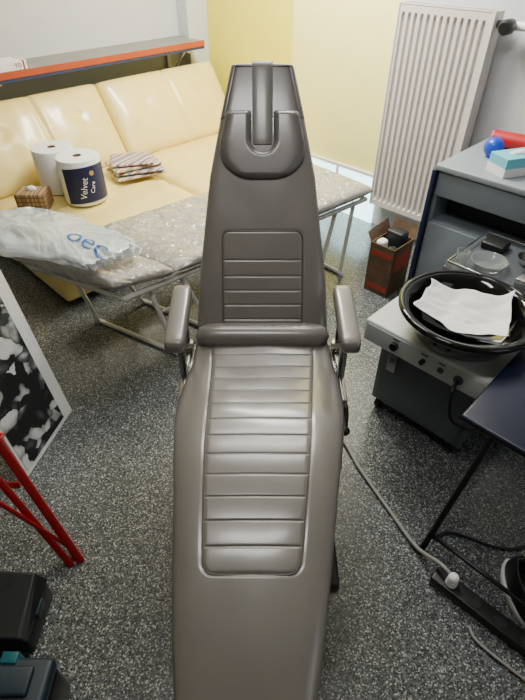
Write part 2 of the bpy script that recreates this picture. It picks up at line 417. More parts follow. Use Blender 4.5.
# plastic bag
g=G(); rows=[]
bc=Vector((-.90,1.95,.56)); Mb=Matrix.Translation(bc)@Matrix.Rotation(math.radians(-16),4,'Z')
for i in range(1,80):
    a=math.pi*i/80; row=[]
    for k in range(150):
        t=2*math.pi*k/150
        ex=.33*ssq(math.cos(t),.75)*math.sin(a)**.6; ey=.165*ssq(math.sin(t),.75)*math.sin(a)**.6
        up=-math.cos(a)
        rg=.4-abs(noise.noise(Vector((ex*6+3,ey*8,up*1.5)))*2)
        rg2=.4-abs(noise.noise(Vector((ex*15+8,ey*17,up*2)))*2)
        edge=.45+.55*min(1,max(0,(abs(ex-.1)-.10)/.1))
        n1=.35*noise.noise(Vector((ex*4,ey*4,up)))+(.5*rg+.16*rg2)*edge
        rad=1+.22*noise.noise(Vector((math.cos(t)*2,math.sin(t)*2,up)))+.10*noise.noise(Vector((math.cos(t)*7,math.sin(t)*7,up)))
        z=.05+(.06 if up>0 else .045)*up*(1+.8*n1)+ (.045*(-ex/.3) if up>0 else 0)
        row.append(Mb@Vector((ex*rad,ey*rad,max(.008,z))))
    rows.append(row)
g.loft(rows,True,False,True)
bag=finish('plastic_bag',g,bagm,smooth=True,label='crumpled white plastic bag with blue lettering on the bench',cat_='bag')
bag.location.z+=.045
me=textmesh('oec',.14,0)
bm=bmesh.new(); bm.from_mesh(me); bmesh.ops.triangulate(bm,faces=bm.faces[:]); 
for _ in range(2): bmesh.ops.subdivide_edges(bm,edges=bm.edges[:],cuts=1)
bm.verts.index_update()
Mt=Matrix.Translation((-.74,1.87,0))@Matrix.Rotation(math.radians(-26),4,'Z')@Matrix.Diagonal((.95,.9,1,1))
def hz(x,y):
    h=bag.ray_cast(Vector((x,y,2))-bag.location,Vector((0,0,-1)))
    return (h[1]+bag.location).z if h[0] else None
vs=[]
for v in bm.verts:
    p=Mt@v.co; zz=[hz(p.x+dx,p.y+dy) for dx in (-.02,0,.02) for dy in (-.02,0,.02)]; zz=[q for q in zz if q is not None]
    z0_=hz(p.x,p.y)
    za=sum(zz)/len(zz) if zz else .62
    vs.append((p.x,p.y,max(za,(z0_ if z0_ is not None else za))+.003))
g=G(); g.add(vs,[[v.index for v in f.verts] for f in bm.faces]); bm.free()
finish('lettering',g,mat('blue_ink',(50,104,172),.5),bag)

# ---------------------------------------------------------------- treatment chair
ch=thing('treatment_chair',(0,1.3,0),'reclined grey vinyl treatment chair with ribbed seat and armrests','treatment chair')
prof=cat([Vector((0,y,z)) for y,z in ((1.46,.50),(1.3,.487),(1.15,.492),(1.0,.505),(.82,.503),(.62,.475),(.42,.43),(.22,.375),(.08,.335))],40)
wtab=[(.08,.27),(.31,.318),(.42,.36),(.56,.402),(.75,.455),(.9,.505),(1.02,.54),(1.12,.55),(1.22,.535),(1.32,.505),(1.46,.49)]
ptab=[(.54,.24),(.9,.31),(1.4,.37)]
def cx(y): return -.037*(1.25-y)/.95 if y<1.25 else 0
L=[0]
for a,b in zip(prof,prof[1:]): L.append(L[-1]+(b-a).length)
def at(pr,LL,s):
    for i in range(len(LL)-1):
        if s<=LL[i+1]:
            k=(s-LL[i])/(LL[i+1]-LL[i]); p=pr[i].lerp(pr[i+1],k); t=(pr[i+1]-pr[i]).normalized(); return p,t
    return pr[-1],(pr[-1]-pr[-2]).normalized()
def sdrr(x,y,hx,hy,r):
    qx=abs(x)-hx+r; qy=abs(y)-hy+r
    return math.hypot(max(qx,0),max(qy,0))+min(max(qx,qy),0)-r
def pad_along(g,length,pf,wf,cf,th,disp,rows_n=300,cols=64,endr=.05):
    R=[]
    for i in range(rows_n+1):
        s=length*i/rows_n
        p,t=pf(s); nrm=Vector((0,-t.z,t.y)); 
        if nrm.z<0: nrm=-nrm
        ed=min(s,length-s); ee=1 if ed>=endr else math.sqrt(max(0,1-((endr-ed)/endr)**2))
        w=wf(s,p)/2; w-= (endr*.6)*(1-ee); c=cf(p); row=[]
        hh=th/2*(.15+.85*ee)
        for j in range(cols+1):
            a=-1+2*j/cols; u=.45*math.sin(math.pi/2*a)+.55*a
            e=max(0,1-abs(u)**9)**.36
            x=u*w
            row.append(Vector((c+x,0,0))+p+nrm*(hh*e+.010*(1-u*u)*ee+disp(s,x)*e))
        for j in range(14):
            a=1-2*(j+1)/15; e=max(0,1-abs(a)**12)**.3
            row.append(Vector((c+a*w*.97,0,0))+p-nrm*hh*e)
        R.append(row)
    g.loft(R,True,False,True)
def s_of_y(y):
    best=0
    for i,p in enumerate(prof):
        if p.y>=y: best=L[i]
    return best
pe=s_of_y(.55); ps=-.1
RB=.064
def seat_disp(s,x):
    p,_=at(prof,L,s); hw=interp(ptab,p.y)/2
    d=sdrr(x,s-(pe+ps)/2,hw,(pe-ps)/2,.03)
    wr=.0024*noise.noise(Vector((x*8,s*6,3)))
    if d>0: return -.002*math.exp(-(d/.004)**2)+wr
    k=((pe-s)/RB)%1.0; edge=min(k,1-k)*RB
    inner=sm(min(1,-d/.01))
    return inner*(.001-.0032*math.exp(-(edge/.0024)**2)+.0006*math.sin(k*math.pi))-.002*math.exp(-(d/.004)**2)+wr
g=G(); pad_along(g,L[-1],lambda s:at(prof,L,s),lambda s,p:interp(wtab,p.y),lambda p:cx(p.y),.085,seat_disp,rows_n=760,cols=96)
finish('seat',g,leather,ch,smooth=True)
def surf_pt(pf,cf,th,s,x,off=0):
    p,t=pf(s); nrm=Vector((0,-t.z,t.y)); 
    if nrm.z<0: nrm=-nrm
    return Vector((cf(p)+x,0,0))+p+nrm*(th/2+.0062+off)
def arc(cs,cxx,r,a0,a1,n=7):
    return [(cs+r*math.sin(math.radians(a0+(a1-a0)*k/(n-1))),cxx+r*math.cos(math.radians(a0+(a1-a0)*k/(n-1)))) for k in range(n)]
def rr_path(hwf,s0,s1,r,open_top):
    out=[]; n=26
    lo=s0 if open_top else s0+r
    for i in range(n): s=lo+(s1-r-lo)*i/n; out.append((s,-hwf(s)))
    out+=arc(s1-r,-(hwf(s1)-r),r,180,90)
    out+=arc(s1-r,hwf(s1)-r,r,90,0)
    for i in range(n): s=s1-r-(s1-r-lo)*(i+1)/n; out.append((s,hwf(s)))
    if not open_top:
        out+=arc(s0+r,hwf(s0)-r,r,0,-90)[1:]
        out+=arc(s0+r,-(hwf(s0)-r),r,-90,-180)[:-1]
    return out
hwf=lambda s: interp(ptab,at(prof,L,s)[0].y)/2
path=rr_path(hwf,.05,pe,.03,True)
g=G(); g.tube([surf_pt(lambda s:at(prof,L,s),lambda p:cx(p.y),.085,s,x,0) for s,x in path],.0020,6)
finish('seam_piping',g,leather_pipe,ch,smooth=True)
# backrest
th=math.radians(35); D=Vector((0,math.sin(th),math.cos(th))); B0=Vector((0,1.43,.52)); NB=Vector((0,-D.z,D.y))
BL=.965
btab=[(0,.49),(.2,.474),(.39,.43),(.584,.385),(.78,.306),(BL,.222)]
TH=.075
def bsurf(s,x,off=0): return Vector((x,0,0))+B0+D*s+NB*off
ribs=(.285,.227,.175,.123,.07) 
def back_disp(s,x):
    d=sdrr(x,s-.215,.145,.175,.025)
    v=-.002*math.exp(-(d/.004)**2)+.002*noise.noise(Vector((x*8,s*6,9)))
    if d<0:
        inner=sm(min(1,-d/.01)); q=min(abs(s-r) for r in ribs)
        v+=inner*(.001-.0035*math.exp(-(q/.0026)**2))
    return v
def backslab(s0,s1,wadd,up,dn,disp,rn,er=.03,crown=.005):
    R=[]
    for i in range(rn+1):
        s=s0+(s1-s0)*i/rn; ed=min((s-s0),s1-s)
        ee=1 if ed>=er else math.sqrt(max(0,1-((er-ed)/er)**2))
        w=interp(btab,s)/2+wadd-.012*(1-ee); row=[]
        hh=(.15+.85*ee)
        for j in range(97):
            a=-1+2*j/96; u=.45*math.sin(math.pi/2*a)+.55*a; e=max(0,1-abs(u)**12)**.34
            row.append(Vector((u*w,0,0))+B0+D*s+NB*(up*hh*e+crown*(1-u*u)*ee+disp(s,u*w)*e))
        for j in range(14):
            a=1-2*(j+1)/15; e=max(0,1-abs(a)**12)**.3
            row.append(Vector((a*w*.97,0,0))+B0+D*s-NB*dn*hh*e)
        R.append(row)
    return R
g=G(); g.loft(backslab(0,BL,0,TH/2,TH/2,back_disp,420),True,False,True); finish('backrest',g,leather,ch,smooth=True)
pth=rr_path(lambda s:.145,.04,.39,.025,False)
g=G(); g.tube([bsurf(s,x,TH/2+.0042) for s,x in pth],.0020,6,closed=True); finish('seam_piping',g,leather_pipe,ch,smooth=True)
g=G(); rows=[]
for i in range(41):
    a=-1+2*i/40; r=max(.001,(1-abs(a)**8))**.4
    rows.append([Vector((a*.247,1.405+.052*r*math.cos(t),.547+.048*r*math.sin(t))) for t in [2*math.pi*k/28 for k in range(28)]])
g.loft(rows,True,False,True); finish('lumbar_roll',g,leather,ch,smooth=True)
# dark head section
def head_disp(s,x):
    v=0
    if s>.79: v-=.002*math.exp(-((abs(x)-(interp(btab,s)/2-.018))/.0025)**2)
    return v
g=G(); g.loft(backslab(.775,BL+.004,.001,TH/2+.003,TH/2+.002,head_disp,120,er=.010,crown=.003),True,False,True)
hr=finish('headrest',g,leather_dark,ch,smooth=True,label='dark grey vinyl head section')
# compact puffy U cushion with an open centre
def outline_w(s):
    top=.151-.022*max(0,(s-.70)/.10)
    r=.095; b=.568
    if s<b+r: 
        k=(b+r-s)/r; return top-.105*(1-math.sqrt(max(0,1-k*k)))*1.25
    return top
g=G(); R=[]
s0,s1=.568,.806
for i in range(181):
    s=s0+(s1-s0)*i/180; ed=min(s-s0,s1-s); er=.022
    ee=1 if ed>=er else math.sqrt(max(0,1-((er-ed)/er)**2))
    w=outline_w(s)-.008*(1-ee); row=[]
    for j in range(121):
        u=-1+2*j/120; u=.35*math.sin(math.pi/2*u)+.65*u; x=u*w
        e=max(0,1-abs(u)**9)**.45
        ds=(abs(x)-.040) if s>.705 else (math.hypot(x,s-.705)-.040)
        q=min(1,max(0,ds/.022))
        h=.003+.023*math.sqrt(max(0,1-(1-q)**2))
        row.append(bsurf(s,x,TH/2+.001+h*e*ee))
    for j in range(9):
        a=1-2*(j+1)/10; row.append(bsurf(s,a*w,TH/2-.006))
    R.append(row)
g.loft(R,True,False,True); finish('head_cushion',g,leather_dark,hr,smooth=True)
def strap(w,zt,sa,sb,name,m):
    g=G(); rows=[]
    for i in range(25):
        s=sa+(sb-sa)*i/24; z=zt
        if s>BL-.012: z-=.010*((s-BL+.012)/.022)**2
        ww=w*(1 if i>0 else .9)
        rows.append([bsurf(s,-ww,z-.004),bsurf(s,-ww,z-.0008),bsurf(s,-ww+.0015,z),bsurf(s,ww-.0015,z),bsurf(s,ww,z-.0008),bsurf(s,ww,z-.004)])
    g.loft(rows,True,False,True); return finish(name,g,m,hr,smooth='auto')
strap(.036,TH/2+.0095,.69,BL+.008,'head_strap',leather_dark)
g=G(); 
g.tube([bsurf(BL-.012,-.098,TH/2+.0060),bsurf(BL-.012,.098,TH/2+.0060)],.0018,6)
finish('seam_piping',g,leather_pipe,hr,smooth=True)
# armrests
for sx in (-1,1):
    x=.287*sx
    g=G(); rows=[]
    for i in range(41):
        k=i/40; y=1.19+.30*k; z=.665+.035*k
        e=math.sqrt(max(.0,1-abs(2*k-1)**12)); hw=.034*(.5+.5*e); hz_=.026*(.35+.65*e)
        rows.append([(x+hw*ssq(math.cos(t),.5),y,z+hz_*ssq(math.sin(t),.5)) for t in [2*math.pi*q/36 for q in range(36)]])
    g.loft(rows,True,False,True); finish('armrest',g,leather,ch,smooth=True)
    xx=.29*sx
    g=G(); g.box(xx-.012,xx+.012,1.30,1.34,.40,.65,.004); g.box(xx-.010,xx+.010,1.18,1.52,.40,.44,.004)
    g.tube([(xx,1.46,.43),(xx,1.46,.67)],.010); g.cyl((xx-.02,1.46,.45),(xx+.02,1.46,.45),.025)
    finish('armrest_bracket',g,steel,ch,smooth='auto')
    g=G(); g.tube([(.275*sx,1.5,.42),(.28*sx,1.2,.36),(.25*sx,.95,.36)],.009,smooth=6); finish('side_rail',g,steel,ch,smooth=True)
g=G(); g.box(-.2,.2,.55,1.42,.37,.42,.01); g.box(-.22,.22,1.3,1.5,.36,.44,.01); finish('seat_frame',g,black_p,ch,smooth='auto')
g=G(); g.box(-.10,.10,1.0,1.25,.06,.38,.02); finish('lift_column',g,unit_grey,ch,smooth='auto')
g=G(); g.box(-.20,.20,.85,1.5,.0,.06,.025); finish('floor_base',g,black_p,ch,smooth='auto')
g=G(); g.tube([(.27,1.36,.40),(.31,1.25,.34),(.30,1.16,.31)],.010,smooth=6); g.sphere((.30,1.15,.31),.018); finish('adjustment_lever',g,black_p,ch,smooth=True)

# ---------------------------------------------------------------- radiator
ra=thing('radiator',SN(-1.52,2.92,.2),'off-white ribbed panel radiator mounted below a pipe valve','radiator')
n0,n1,z0,z1=-1.79,-1.25,.21,1.37
g=G(MS); NR=13
pitch=(n1-n0-.03)/NR
prof_=[(n0,.0)]
for i in range(NR):
    b=n0+.015+i*pitch
    prof_+=[(b,.0),(b+pitch*.08,.024),(b+pitch*.42,.024),(b+pitch*.52,.0)]
prof_+=[(n1,0)]
def zr(z,inset): return [(x,2.87-(d*(inset-1)),z) for x,d in prof_]
g.loft([zr(z0,1),zr(z0+.035,1),zr(z0+.055,0),zr(z1-.055,0),zr(z1-.035,1),zr(z1,1)])
g.box(n0,n1,2.896,2.90,z0,z1); finish('front_panel',g,rad_m,ra)
g=G(MS); g.box(n0,n1,2.95,2.96,z0,z1); finish('rear_panel',g,rad_m,ra)
for nn in (n0-.010,n1):
    g=G(MS); g.box(nn,nn+.010,2.865,2.965,z0-.002,z1+.006,.002); finish('side_cover',g,rad_m,ra)
g=G(MS); 
g.box(n0,n1,2.868,2.876,z1,z1+.006); g.box(n0,n1,2.953,2.960,z1,z1+.006)
for i in range(46):
    x=n0+.01+i*(n1-n0-.02)/45; g.box(x-.002,x+.002,2.872,2.957,z1,z1+.005)
finish('top_grille',g,rad_m,ra)
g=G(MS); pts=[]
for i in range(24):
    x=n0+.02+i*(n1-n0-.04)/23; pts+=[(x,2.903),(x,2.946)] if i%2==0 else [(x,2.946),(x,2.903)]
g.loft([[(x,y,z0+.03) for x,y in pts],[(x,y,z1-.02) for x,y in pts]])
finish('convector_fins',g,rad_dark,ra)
g=G(MS); g.cyl((n1+.010,2.915,z1-.05),(n1+.07,2.915,z1-.05),.018); g.sphere((n1+.08,2.915,z1-.05),.028); finish('valve_body',g,steel,ra,smooth=True)
g=G(MS); g.tube([(n1+.085,2.90,z1-.05),(n1+.085,2.885,z1-.05),(n1+.085,2.83,z1-.05),(n1+.085,2.81,z1-.05)],[.024,.034,.034,.022],20)
finish('thermostat_knob',g,black_p,ra,smooth='auto')
g=G(MS); g.tube([(n1+.09,2.915,z1-.05),(n1+.2,2.94,z1-.05),(n1+.9,2.94,z1-.045)],.020); finish('supply_pipe',g,white_tube,ra,smooth=True)
for nn in (-1.7,-1.34):
    for zz in (.6,1.15):
        g=G(MS); g.box(nn,nn+.03,2.96,2.999,zz,zz+.07); finish('wall_bracket',g,white_tube,ra)

# ---------------------------------------------------------------- cardboard box
a0,a1,b0,b1,hh=-1.355,-1.195,2.24,2.44,.32
cb=thing('cardboard_box',SN((a0+a1)/2,(b0+b1)/2,0),'open brown cardboard box with red-orange print and clutter inside','box')
g=G(MS); t=.006
g.box(a0,a1,b0,b1,0,t); g.box(a0,a0+t,b0,b1,t,hh); g.box(a1-t,a1,b0,b1,t,hh); g.box(a0+t,a1-t,b0,b0+t,t,hh); g.box(a0+t,a1-t,b1-t,b1,t,hh)
finish('box_body',g,card,cb)
for zz in (.03,hh-.07):
    g=G(MS); g.box(a0+.012,a1-.012,b0-.001,b0,zz,zz+.03); finish('printed_band',g,cardred,cb)
g=G(MS); g.box(a1,a1+.001,b0+.02,b1-.02,hh-.16,hh-.05); finish('printed_panel',g,cardred,cb)
g=G(MS); g.add([(a0,b0,hh),(a0,b1,hh),(a0-.03,b1,hh+.07),(a0-.03,b0,hh+.05)],[(0,1,2,3)]); finish('flap',g,card,cb)
g=G(MS); g.add([(a0,b1,hh),(a1,b1,hh),(a1,b1+.03,hh+.06),(a0,b1+.03,hh+.08)],[(0,1,2,3)]); finish('flap',g,card,cb)
for i,(dn,ds,c,l) in enumerate(((.045,.05,paper,'crumpled white paper packet inside the cardboard box'),(.115,.05,steel,'small metal tin inside the cardboard box'),(.08,.14,case_m,'dark bundle inside the cardboard box'))):
    g=G(MS)
    if i==1: g.cyl((a0+dn,b0+ds,.008),(a0+dn,b0+ds,.29),.026); g.cyl((a0+dn,b0+ds,.29),(a0+dn,b0+ds,.305),.022)
    else:
        w=.028 if i==0 else .058; h2=.032 if i==0 else .04
        g.box(a0+dn-w,a0+dn+w,b0+ds-h2,b0+ds+h2,.008,.33+.02*i,.015)
        g.v=[v+Vector((noise.noise(v*30),noise.noise(v*30+Vector((5,5,5))),0))*.006 for v in g.v]
    finish(['paper_packet','metal_tin','fabric_bundle'][i],g,c,smooth='auto',label=l,cat_=['packet','tin','bundle'][i])

# ---------------------------------------------------------------- tall grey cabinet
ca=thing('cabinet',SN(-.6,2.6,0),'light blue-grey metal cabinet with navy corner trim and recess','cabinet')
g=G(MS); g.box(-1.09,-.02,2.48,2.84,.05,.785); g.box(-1.09,-1.07,2.33,2.48,.05,.785); g.box(-.04,-.02,2.33,2.48,.05,.785); g.box(-1.07,-.04,2.33,2.48,.05,.08); g.box(-.57,-.55,2.33,2.48,.08,.785); g.box(-1.07,-.04,2.33,2.48,.50,.52)
finish('body',g,cab_face,ca,bevel=.002)
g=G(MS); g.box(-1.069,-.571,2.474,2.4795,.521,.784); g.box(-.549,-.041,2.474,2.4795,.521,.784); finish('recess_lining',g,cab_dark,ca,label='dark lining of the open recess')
g=G(MS); g.box(-1.10,-.01,2.30,2.86,.785,.815,.006); finish('top_panel',g,cab_grey,ca,smooth='auto')
for q in (2.295,2.8):
    g=G(MS); g.box(-1.112,-1.088,q,q+.04,.0,.79,.006); finish('corner_trim',g,navy_trim,ca,smooth='auto')
g=G(MS); g.box(-1.082,-.565,2.316,2.33,.66,.778,.003); d=finish('drawer',g,cab_face,ca,smooth='auto')
g=G(MS); g.box(-.60,-.585,2.309,2.316,.70,.73,.002); finish('lock',g,steel,d,smooth='auto')
for q0,q1,h0 in ((-1.082,-.565,-.60),(-.555,-.04,-.53)):
    g=G(MS); g.box(q0,q1,2.316,2.33,.08,.515,.003); d=finish('door',g,cab_face,ca,smooth='auto')
    g=G(MS); g.box(h0,h0+.02,2.306,2.316,.38,.46,.002); finish('handle',g,steel,d,smooth='auto')
ZT=.8155
g=G(); g.sphere((1.15,2.5,ZT+.048),.048,32); g.cyl((1.15,2.5,ZT),(1.15,2.5,ZT+.012),.028)
finish('blue_ball',g,bluep,smooth='auto',label='shiny blue plastic ball on the grey cabinet',cat_='ball')
rl=thing('red_roller',(1.27,2.6,ZT),'red cylinder with pink end lying on the cabinet','roller')
g=G(); g.cyl((1.21,2.67,ZT+.04),(1.40,2.53,ZT+.04),.04,24); finish('roller_body',g,mat('bright_red_plastic',(186,24,30),.35),rl,smooth='auto')
g=G(); g.cyl((1.203,2.675,ZT+.04),(1.209,2.671,ZT+.04),.034,24); finish('end_cap',g,mat('pink_cap',(230,120,120),.5),rl,smooth='auto')
tb=thing('glove_box',(1.19,2.33,ZT),'cyan and white disposable glove carton on the cabinet','box')
M=Matrix.Translation((1.19,2.31,ZT))@Matrix.Rotation(math.radians(18),4,'Z')
g=G(M); g.box(-.11,.11,-.06,.06,0,.085); finish('carton_body',g,cyanb,tb,bevel=.003)
g=G(M); g.box(-.111,.111,-.0608,.0608,.0,.04); finish('printed_panel',g,paper,tb)
g=G(M); g.sphere((0,0,.085),.035,16,(1.4,.6,.4)); finish('glove_tuft',g,paper,tb,smooth=True)

# instrument trolley behind bowl
tr=thing('instrument_trolley',SN(-.52,2.03,0),'slim grey metal trolley with raised tray rim','trolley')
tn0,tn1,ts0,ts1,tz=-.74,-.28,1.83,2.22,.60
g=G(MS); g.box(tn0,tn1,ts0,ts1,tz-.20,tz); finish('tray_box',g,cab_front,tr,bevel=.006)
g=G(MS); g.tube([(tn0+.01,ts0+.01,tz+.02),(tn1-.01,ts0+.01,tz+.02),(tn1-.01,ts1-.01,tz+.02),(tn0+.01,ts1-.01,tz+.02)],.005,closed=True)
for q in ((tn0+.01,ts0+.01),(tn1-.01,ts0+.01),(tn1-.01,ts1-.01),(tn0+.01,ts1-.01)): g.cyl((q[0],q[1],tz),(q[0],q[1],tz+.02),.004)
finish('tray_rim',g,steel,tr,smooth=True)
for q in ((tn0+.02,ts0+.02),(tn1-.02,ts0+.02),(tn1-.02,ts1-.02),(tn0+.02,ts1-.02)):
    g=G(MS); g.cyl((q[0],q[1],.05),(q[0],q[1],tz-.19),.012); g.cyl((q[0]-.01,q[1],.025),(q[0]+.01,q[1],.025),.025); finish('leg',g,black_p,tr,smooth='auto')
def dish(n,s,z,r,h,m,lb,nm):
    c=SN(n,s,z+.0005); g=G(); g.lathe([(.0001,.0),(r*.7,0),(r,h),(r*.93,h),(r*.62,.006),(.0001,.006)],c,32,caps=False); return finish(nm,g,m,smooth='auto',label=lb,cat_='dish')
dish(-.60,1.95,tz,.075,.035,glass,'round clear glass dish on the trolley','glass_dish')
dish(-.48,2.10,tz,.06,.03,steel,'small round steel dish on the trolley','steel_dish')
for n_,s_,lb in ((-.69,1.88,'short clear glass tumbler at the trolley corner'),(-.40,2.17,'short clear glass tumbler beside the steel dish')):
    c=SN(n_,s_,tz+.0005); g=G(); g.lathe([(.0001,0),(.022,0),(.027,.07),(.024,.07),(.019,.006),(.0001,.006)],c,24,caps=False); finish('glass_tumbler',g,glass,smooth='auto',label=lb,cat_='glass')
g=G(MS); g.box(-.70,-.60,2.08,2.17,tz+.0005,tz+.035,.008); finish('black_pouch',g,black_p,smooth='auto',label='small black instrument pouch on the trolley',cat_='pouch')
g=G(MS); g.box(-.46,-.34,1.88,1.96,tz+.0005,tz+.04,.006); finish('steel_box',g,steel,smooth='auto',label='small brushed steel instrument box on the trolley',cat_='box')

# ---------------------------------------------------------------- pedicure unit
un=thing('pedicure_unit',SN(-.53,1.6,0),'light grey pedicure cabinet on castors with control panel','cabinet')
g=G(MS); g.box(-.785,-.28,1.35,1.80,.45,.55,.010); finish('control_housing',g,unit_grey,un,smooth='auto')
g=G(MS); g.box(-.77,-.295,1.347,1.352,.462,.538,.002); finish('control_panel',g,mat('control_panel_face',(178,182,186),.4),un,smooth='auto')
g=G(MS); g.box(-.755,-.32,1.46,1.78,.06,.449,.01); finish('body',g,unit_dark,un,smooth='auto')
g=G(MS); g.box(-.735,-.34,1.447,1.46,.09,.43,.004); d=finish('door',g,unit_dark,un,smooth='auto')
g=G(MS); g.box(-.70,-.66,1.436,1.447,.28,.38,.003); finish('handle',g,steel,d,smooth='auto')
for q in ((-.72,1.49),(-.36,1.49),(-.72,1.75),(-.36,1.75)):
    g=G(MS); g.cyl((q[0]-.012,q[1],.03),(q[0]+.012,q[1],.03),.03); g.box(q[0]-.016,q[0]+.016,q[1]-.012,q[1]+.012,.035,.065); finish('castor',g,black_p,un,smooth='auto')
for q,r in ((-.64,.016),(-.52,.010)):
    g=G(MS); g.cyl((q,1.347,.50),(q,1.330,.50),r); finish('knob',g,black_p,un,smooth='auto')
for q,r in ((-.45,.012),(-.38,.018)):
    g=G(MS); g.cyl((q,1.347,.50),(q,1.342,.50),r); finish('socket',g,cab_front,un,smooth='auto')
for q in (-.64,-.52,-.45):
    g=G(MS); g.box(q-.014,q+.014,1.3455,1.347,.525,.530); finish('printed_mark',g,cab_dark,un)
for i in range(5):
    g=G(MS); g.box(-.28,-.276,1.40+i*.04,1.422+i*.04,.495,.52); finish('button',g,cab_dark,un)
g=G(MS); g.box(-.28,-.278,1.62,1.76,.48,.53); finish('rating_plate',g,cab_front,un)
hn=G(MS); hn.tube([(-.38,1.342,.50),(-.37,1.29,.48),(-.34,1.28,.38),(-.29,1.36,.3),(-.27,1.5,.2),(-.29,1.6,.06)],.007,smooth=8); finish('power_hose',hn,black_p,un,smooth=True)
bc=(.728,1.405,.551)
bo=thing('foot_bath',bc,'glossy black enamel foot basin on the pedicure unit','basin')
g=G(); g.lathe([(.0001,0),(.14,0),(.17,.02),(.205,.08),(.225,.108),(.238,.118),(.238,.128),(.222,.131),(.205,.123),(.185,.085),(.14,.022),(.0001,.016)],bc,64,caps=False); finish('basin_bowl',g,black_gloss,bo,smooth=True)
g=G(); g.tube([(bc[0]+.231*math.cos(a),bc[1]+.231*math.sin(a),bc[2]+.124) for a in [2*math.pi*k/64 for k in range(64)]],.012,10,closed=True); finish('rim',g,black_gloss,bo,smooth=True)
g=G(); rows=[]
cor=[Vector((-.19,.0,.13)),Vector((-.09,.17,.13)),Vector((.19,.08,.13)),(Vector((.08,-.165,.11)))]
for i in range(51):
    r=[]
    for j in range(51):
        a,b=i/50,j/50
        p=cor[0].lerp(cor[1],a).lerp(cor[3].lerp(cor[2],a),b)
        rr=math.hypot(p.x,p.y)/.2
        z=.075+.070*min(1,rr)**2+.014*noise.noise(Vector((a*3,b*3,1)))+.005*noise.noise(Vector((a*8,b*8,1)))
        p.x+=.022*noise.noise(Vector((a*3,b*3,7))); p.y+=.022*noise.noise(Vector((a*3,b*3,17)))
        r.append((bc[0]+p.x,bc[1]+p.y,bc[2]+z))
    rows.append(r)
g.loft(rows); o=finish('tissue_sheet',g,paper,smooth=True,label='soft white disposable tissue sheet lying in the basin',cat_='tissue')
md=o.modifiers.new('s','SOLIDIFY'); md.thickness=.0015

# ---------------------------------------------------------------- navy table
ta=thing('folding_table',SN(0,1.35,0),'small folding table with navy top and black legs','table')
g=G(MS); g.box(-.27,.25,1.10,1.62,.585,.605,.009); finish('tabletop',g,navy_top,ta,smooth='auto')
g=G(MS); g.tube([(-.265,1.105,.59),(.245,1.105,.59),(.245,1.615,.59),(-.265,1.615,.59)],.011,closed=True); finish('edge_tube',g,black_p,ta,smooth=True)
for nn in (-.22,.2):
    for a,b in ((1.55,1.0),(1.16,1.66)):
        g=G(MS); off=.018 if a>b else 0
        g.tube([(nn+off,a,.58),(nn+off,b,.012)],.011); g.sphere((nn+off,b,.014),.013); finish('leg',g,black_p,ta,smooth=True)
g=G(MS); g.tube([(-.2,1.05,.06),(.22,1.05,.06)],.008); finish('crossbar',g,black_p,ta,smooth=True)

# ---------------------------------------------------------------- floor clutter
a=Vector((.585,.765,0)); b=Vector((.90,.46,0)); d=(b-a).normalized(); M=Matrix.Translation(a)@Matrix.Rotation(math.atan2(d.y,d.x),4,'Z')
ps_=thing('power_strip',((a+b)/2),'black multi-socket extension lead on the floor','power strip')
ln=(b-a).length
g=G(M); g.box(0,ln,-.03,.03,0,.04,.008); finish('strip_housing',g,black_p,ps_,smooth='auto')
for i in range(4):
    x=.06+i*.085
    g=G(M); g.lathe([(.0001,.0402),(.016,.0402),(.017,.043),(.021,.043),(.021,.0402)],(x,0,0),20,caps=False); finish('socket',g,case_m,ps_,smooth='auto')
c=M@Vector((.06,0,0))
pl=thing('power_plug',(c.x,c.y,.044),'white mains plug in the power strip','plug')
g=G(); g.cyl((c.x,c.y,.044),(c.x,c.y,.075),.02,20,.018); g.sphere((c.x,c.y,.078),.018); finish('plug_body',g,paper,pl,smooth='auto')
g=G(); g.tube([(c.x,c.y,.08),(c.x-.03,c.y+.05,.075),(c.x-.08,c.y+.14,.02),(.48,1.02,.01),(.40,1.2,.01),(.34,1.36,.01),(.24,1.43,.012)],.007,smooth=10); finish('cable',g,cable_m,pl,smooth=True)
g=G(); g.tube([(.66,.60,.008),(.67,.56,.008),(.74,.49,.008),(.85,.40,.008),(1.0,.33,.008)],.005,smooth=8); finish('white_cable',g,cable_m,smooth=True,label='pale grey cable lying beside the power strip',cat_='cable')
g=G(); g.tube([(.62,.90,.008),(.70,.92,.008),(.86,.86,.008),(1.0,.88,.008)],.005,smooth=8); finish('black_cable',g,black_p,smooth=True,label='thin black cable curled on the floor',cat_='cable')
SX,SY=.86,.69
shoe=thing('sneaker',(SX,SY,0),'black sneaker with white sole beside the power strip','shoe')
rows=[]
for z,inf in ((0,.0),(.004,.004),(.024,.006),(.028,.003)):
    rows.append([(SX+(.045+inf+.01*math.sin(t))*math.cos(t)*(1-.25*math.sin(t)**2),SY+(.12+inf)*math.sin(t),z) for t in [2*math.pi*k/40 for k in range(40)]])
g=G(); g.loft(rows,True,False,True); finish('sole',g,paper,shoe,smooth='auto',label='white rubber sole')
g=G(); rows=[]
for k in range(13):
    f=k/12; 
    rows.append([(SX+.044*(1-.42*f**1.5)*math.cos(t),SY+.025*f+.115*(1-.45*f**1.3)*math.sin(t),.028+.075*f+.02*f*math.sin(t)) for t in [2*math.pi*q/40 for q in range(40)]])
for f2 in (.85,.7): rows.append([(SX+.044*.58*f2*math.cos(t),SY+.025+.115*.55*f2*math.sin(t),.10-.05*(1-f2)*4+.02*math.sin(t)) for t in [2*math.pi*q/40 for q in range(40)]])
g.loft(rows,True,False,True); finish('upper',g,black_p,shoe,smooth=True)
for k in range(4):
    g=G(); yy=SY-.035-.014*k; g.tube([(SX-.022,yy,.088-.009*k),(SX,yy-.002,.099-.010*k),(SX+.022,yy,.088-.009*k)],.003,6,smooth=3); finish('lace',g,paper,shoe,smooth=True)

